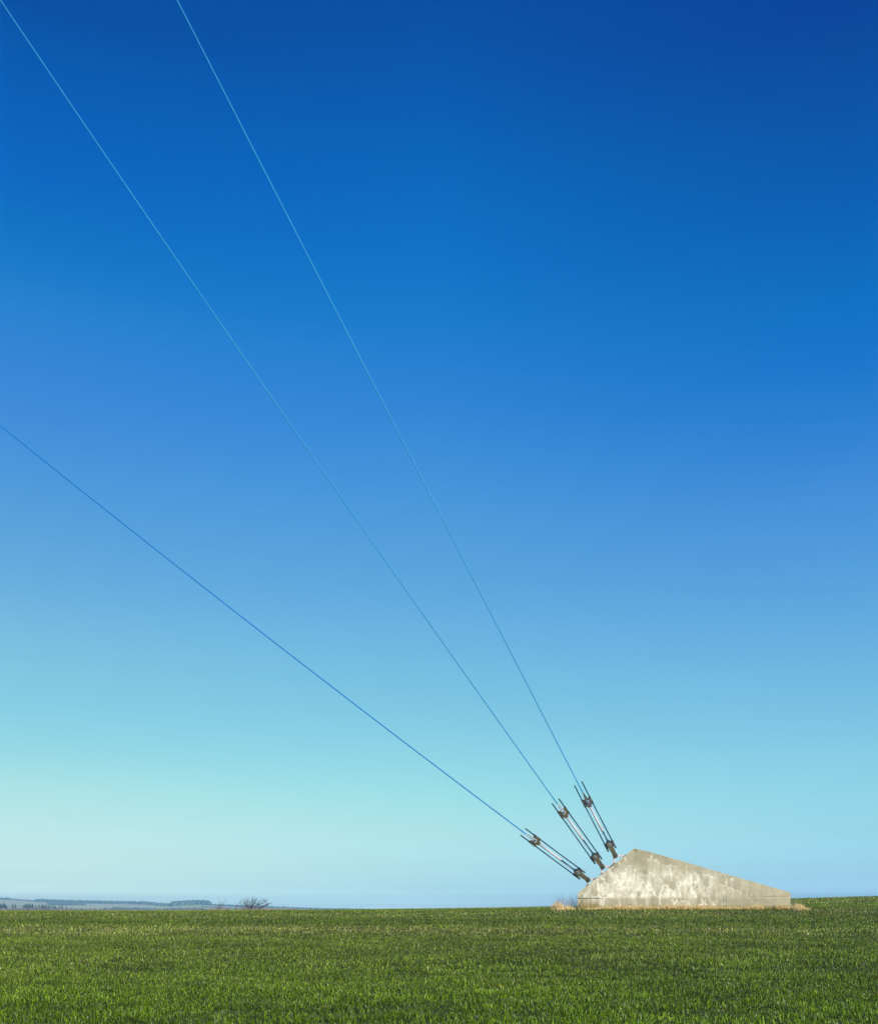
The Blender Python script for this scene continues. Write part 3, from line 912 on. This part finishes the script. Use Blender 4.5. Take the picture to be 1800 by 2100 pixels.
# brown hedgerow scrub
cs, sz = [], []
for p0, p1, y0, y1, nn_, h_ in [(-200, 160, 1330, 1480, 420, 1.5), (160, 640, 1300, 1420, 260, 1.1)]:
    for _ in range(nn_):
        p = r2.uniform(p0, p1); yq = r2.uniform(y0, y1); s_ = h_ * r2.uniform(.6, 1.4)
        cs.append(((p - 900) / F * yq, yq, EYE + .2 + s_ * .6 + r2.uniform(-.5, 1.2))); sz.append(s_)
me = crown_clumps(r2, cs, sz, 1.2)
tag(obj('hedgerow_scrub', me, foliage('winter_scrub', (.17, .12, .085), (.26, .19, .13), .05)), 'brownish bare scrub in front of the far fields on the left', 'scrub', None, 'stuff')


# spruces standing in the scrub
def spruce_parts():
    r = np.random.default_rng(3)
    bm = bmn(); tube(bm, [(0, 0, 0), (0, 0, 7.6)], [.22, .04], 7)
    tr = bpy.data.meshes.new('trunk'); fix(bm).to_mesh(tr); bm.free()
    V, Fi = [], []
    for k in range(420):
        t_ = r.random() ** .8
        zc = .7 + 7.1 * t_; R = (1 - t_) ** .85 * 1.9 + .12
        a = r.uniform(0, 2 * math.pi); rr_ = R * r.uniform(.35, 1.05)
        s_ = .55 * (1 - t_ * .6)
        c_ = np.array([math.cos(a) * rr_, math.sin(a) * rr_, zc - rr_ * .25])
        d_ = np.array([math.cos(a), math.sin(a), -.35]); q_ = np.array([-math.sin(a), math.cos(a), 0])
        i_ = len(V)
        V += [c_ - d_ * s_ * .6, c_ + q_ * s_ * .45, c_ + d_ * s_, c_ - q_ * s_ * .45 + np.array([0, 0, .12])]
        Fi += [(i_, i_ + 1, i_ + 2, i_ + 3)]
    cr = bpy.data.meshes.new('crown'); cr.from_pydata([tuple(v) for v in V], [], Fi)
    return tr, cr


bark = Mat('bark'); bark.base(bark.mix(bark.noise(5, bark.coord()), (.075, .06, .055), (.12, .10, .09)), .9, 0, .1)
tr_me, cr_me = spruce_parts()
tr_me.materials.append(bark.m); cr_me.materials.append(foliage('spruce_needles', (.010, .035, .025), (.022, .055, .035), .4))
SP = [(1, 10.5, 1.7, 'broad dark spruce at the very left edge of the picture'), (8, 11.5, 1.5, 'dense spruce right of the one at the left edge'), (12.5, 9, 1.2, 'short spruce ending the leftmost close group'),
      (26.5, 10.5, .6, 'thin lone spruce left of its twin'), (32, 11, .6, 'thin lone spruce right of its twin'),
      (50.5, 9, 1.2, 'low spruce starting the long middle row'), (56, 11, 1.1, 'tall spruce, first high one of the long row'), (61.5, 11, 1.1, 'tall spruce, second high one of the long row'), (67, 10.5, 1.0, 'spruce ending the dense left half of the long row'),
      (74, 8, .8, 'short spruce in the gap after the dense half of the row'), (80.5, 9, .9, 'slim spruce just left of the close pair'), (87, 9.5, .9, 'left spruce of the close pair in the row'), (90, 9, .9, 'right spruce of the close pair in the row'),
      (95, 9.5, 1.0, 'dark spruce right of the close pair'), (101.5, 8.5, 1.0, 'rounded spruce in the right half of the row'), (108, 8.5, 1.1, 'spruce before the row thins out'), (114, 7.5, 1.1, 'low wide spruce near the right end of the row'),
      (122.5, 7.5, .8, 'slim spruce, left of the last three'), (127.5, 8, .8, 'slim spruce, middle one of the last three'), (137.5, 6, 1.0, 'small spruce, last one on the right of the row')]
for i, (px, hp_, wd, lab) in enumerate(SP):
    Yt = 1480 + (i * 37) % 60
    x = (px - 900) / F * Yt; zb = EYE + 1.4
    s_ = hp_ * Yt / F / 7.9
    r = empty('spruce_tree', (x, Yt, zb)); r.scale = (s_ * wd * 2.1, s_ * wd * 2.1, s_ * 1.22); r.rotation_euler[2] = i * 1.7
    for nm, me in (('trunk', tr_me), ('crown', cr_me)):
        o = bpy.data.objects.new(nm, me); COL.objects.link(o); o.parent = r
    tag(r, lab, 'spruce', 'distant spruces on the left')


# wind-bent bare trees: limbs fan out of a low bole under a dome combed to the right
def bare_tree(px, Yt, env, nlimb, seed, label, spread=.35, twn=7):
    """env: (dx, height above the eye-level line) of the dome in photo pixels, px = column of the bole"""
    rr_ = random.Random(seed)
    k = Yt / F
    x = (px - 900) * k; z0 = float(H(x, Yt))
    root = empty('bare_tree', (x, Yt, z0))
    lift_ = EYE - z0
    trunk, twigs = bmn(), bmn()
    ex = [e[0] for e in env]; eh = [e[1] for e in env]
    for i in range(nlimb):
        u = (i + rr_.uniform(.1, .9)) / nlimb
        tx = ex[0] + (ex[-1] - ex[0]) * u
        f_ = rr_.uniform(.72, 1.0)
        tip = Vector((tx * k * f_, rr_.uniform(-1, 1) * 1.3 * (ex[-1] - ex[0]) * k * .3, lift_ + float(np.interp(tx, ex, eh)) * k * f_))
        p0 = Vector((rr_.uniform(-spread, spread), rr_.uniform(-spread, spread) * .6, -.1))
        p1 = Vector((tip.x * .30 - .12 * tip.z, tip.y * .4, tip.z * .62))
        pts = []
        for j in range(9):
            t = j / 8
            q = p0 * (1 - t) ** 2 + p1 * 2 * t * (1 - t) + tip * t * t
            q += Vector((rr_.uniform(-1, 1), rr_.uniform(-1, 1), rr_.uniform(-1, 1))) * .05 * t
            pts.append(q)
        tube(trunk if i % 3 == 0 else twigs, pts, [.042 * (1 - t / 9.5) + .006 for t in range(9)], 5, False)
        for _ in range(twn):
            j = rr_.randint(3, 7)
            st_ = pts[j]; tg = (pts[j + 1] - pts[j]).normalized()
            d = (tg + Vector((rr_.uniform(-.25, .75), rr_.uniform(-.5, .5), rr_.uniform(-.25, .45)))).normalized()
            ln = (ex[-1] - ex[0]) * k * rr_.uniform(.07, .16)
            m1 = st_ + d * ln * .5; e1 = m1 + (d + Vector((.3, 0, .05))).normalized() * ln * .5
            zmax = lambda q: min(q.z, lift_ + float(np.interp(q.x / k, ex, eh)) * k * 1.04)
            m1.z = zmax(m1); e1.z = zmax(e1)
            tube(twigs, [st_, m1, e1], [.012, .010, .006], 3, False)
            for _ in range(2):
                d2 = (d + Vector((rr_.uniform(-.1, .8), rr_.uniform(-.4, .4), rr_.uniform(-.4, .5)))).normalized()
                tube(twigs, [m1, m1 + d2 * ln * .45], [.009, .005], 3, False)
    obj('trunk', trunk, bark.m, root); obj('branches', twigs, bark.m, root)
    tag(root, label, 'tree', 'bare windswept trees on the horizon')


bare_tree(517, 215, [(-34, 10), (-28, 19), (-10, 25), (6, 28.5), (18, 28), (32, 21), (38, 16), (50, 18)], 38, 4, 'larger bare tree with a wide crown combed to the right by wind', .45, 8)
bare_tree(450, 215, [(-7, 12), (-1, 19), (3, 25), (8, 23), (13, 25), (20, 22)], 9, 9, 'small thin bare tree left of the larger windswept one', .12, 5)
bare_tree(486, 240, [(-5, 16), (-2, 19), (5, 22), (9, 16)], 4, 12, 'faint bare sapling between the two windswept trees', .1, 3)

# low brown scrub around the bare trees, along the field edge
cs = []
V, Fi = [], []
r3 = random.Random(8)
bm = bmn()
for _ in range(900):
    seg = r3.choice([(370, 400), (425, 470), (480, 560), (480, 560), (545, 600), (600, 780), (0, 600), (180, 420)])
    p = r3.uniform(*seg); yq = r3.uniform(196, 225)
    x = (p - 900) / F * yq; z0 = float(H(x, yq))
    tall = (EYE - z0) + r3.uniform(.05, .75) * (1.0 if 420 < p < 600 else .5)
    for k in range(5):
        a = r3.uniform(0, 6.28)
        e = Vector((x + .35 * math.cos(a) + .2, yq + .3 * math.sin(a), z0 + tall * r3.uniform(.7, 1.1)))
        tube(bm, [(x, yq, z0 - .1), ((x + e.x) / 2, yq, z0 + tall * .6), e], [.03, .022, .008], 3, False)
tag(obj('low_scrub', bm, foliage('twig_scrub', (.20, .13, .10), (.34, .22, .17), .6)), 'low brown twiggy scrub along the far edge of the field', 'scrub', None, 'stuff')

# ------------------------------------------------------------------ air
HZ = 2.3e-4
bm = bmn(); bmesh.ops.create_cube(bm, size=1)
for v in bm.verts:
    v.co = Vector((v.co.x * 16000, 2160 + v.co.y * 4500, 22 + v.co.z * 88))
hz = Mat('air')
hz.n.remove(hz.p)
pv = hz.node('ShaderNodeVolumePrincipled')
pv.inputs['Color'].default_value = (.36, .68, .96, 1)
pv.inputs['Density'].default_value = HZ
pv.inputs['Anisotropy'].default_value = .1
hz.l.new(pv.outputs[0], hz.n['Material Output'].inputs['Volume'])
tag(obj('haze', bm, hz.m), 'thin blue haze filling the air over the field', 'haze', None, 'stuff')
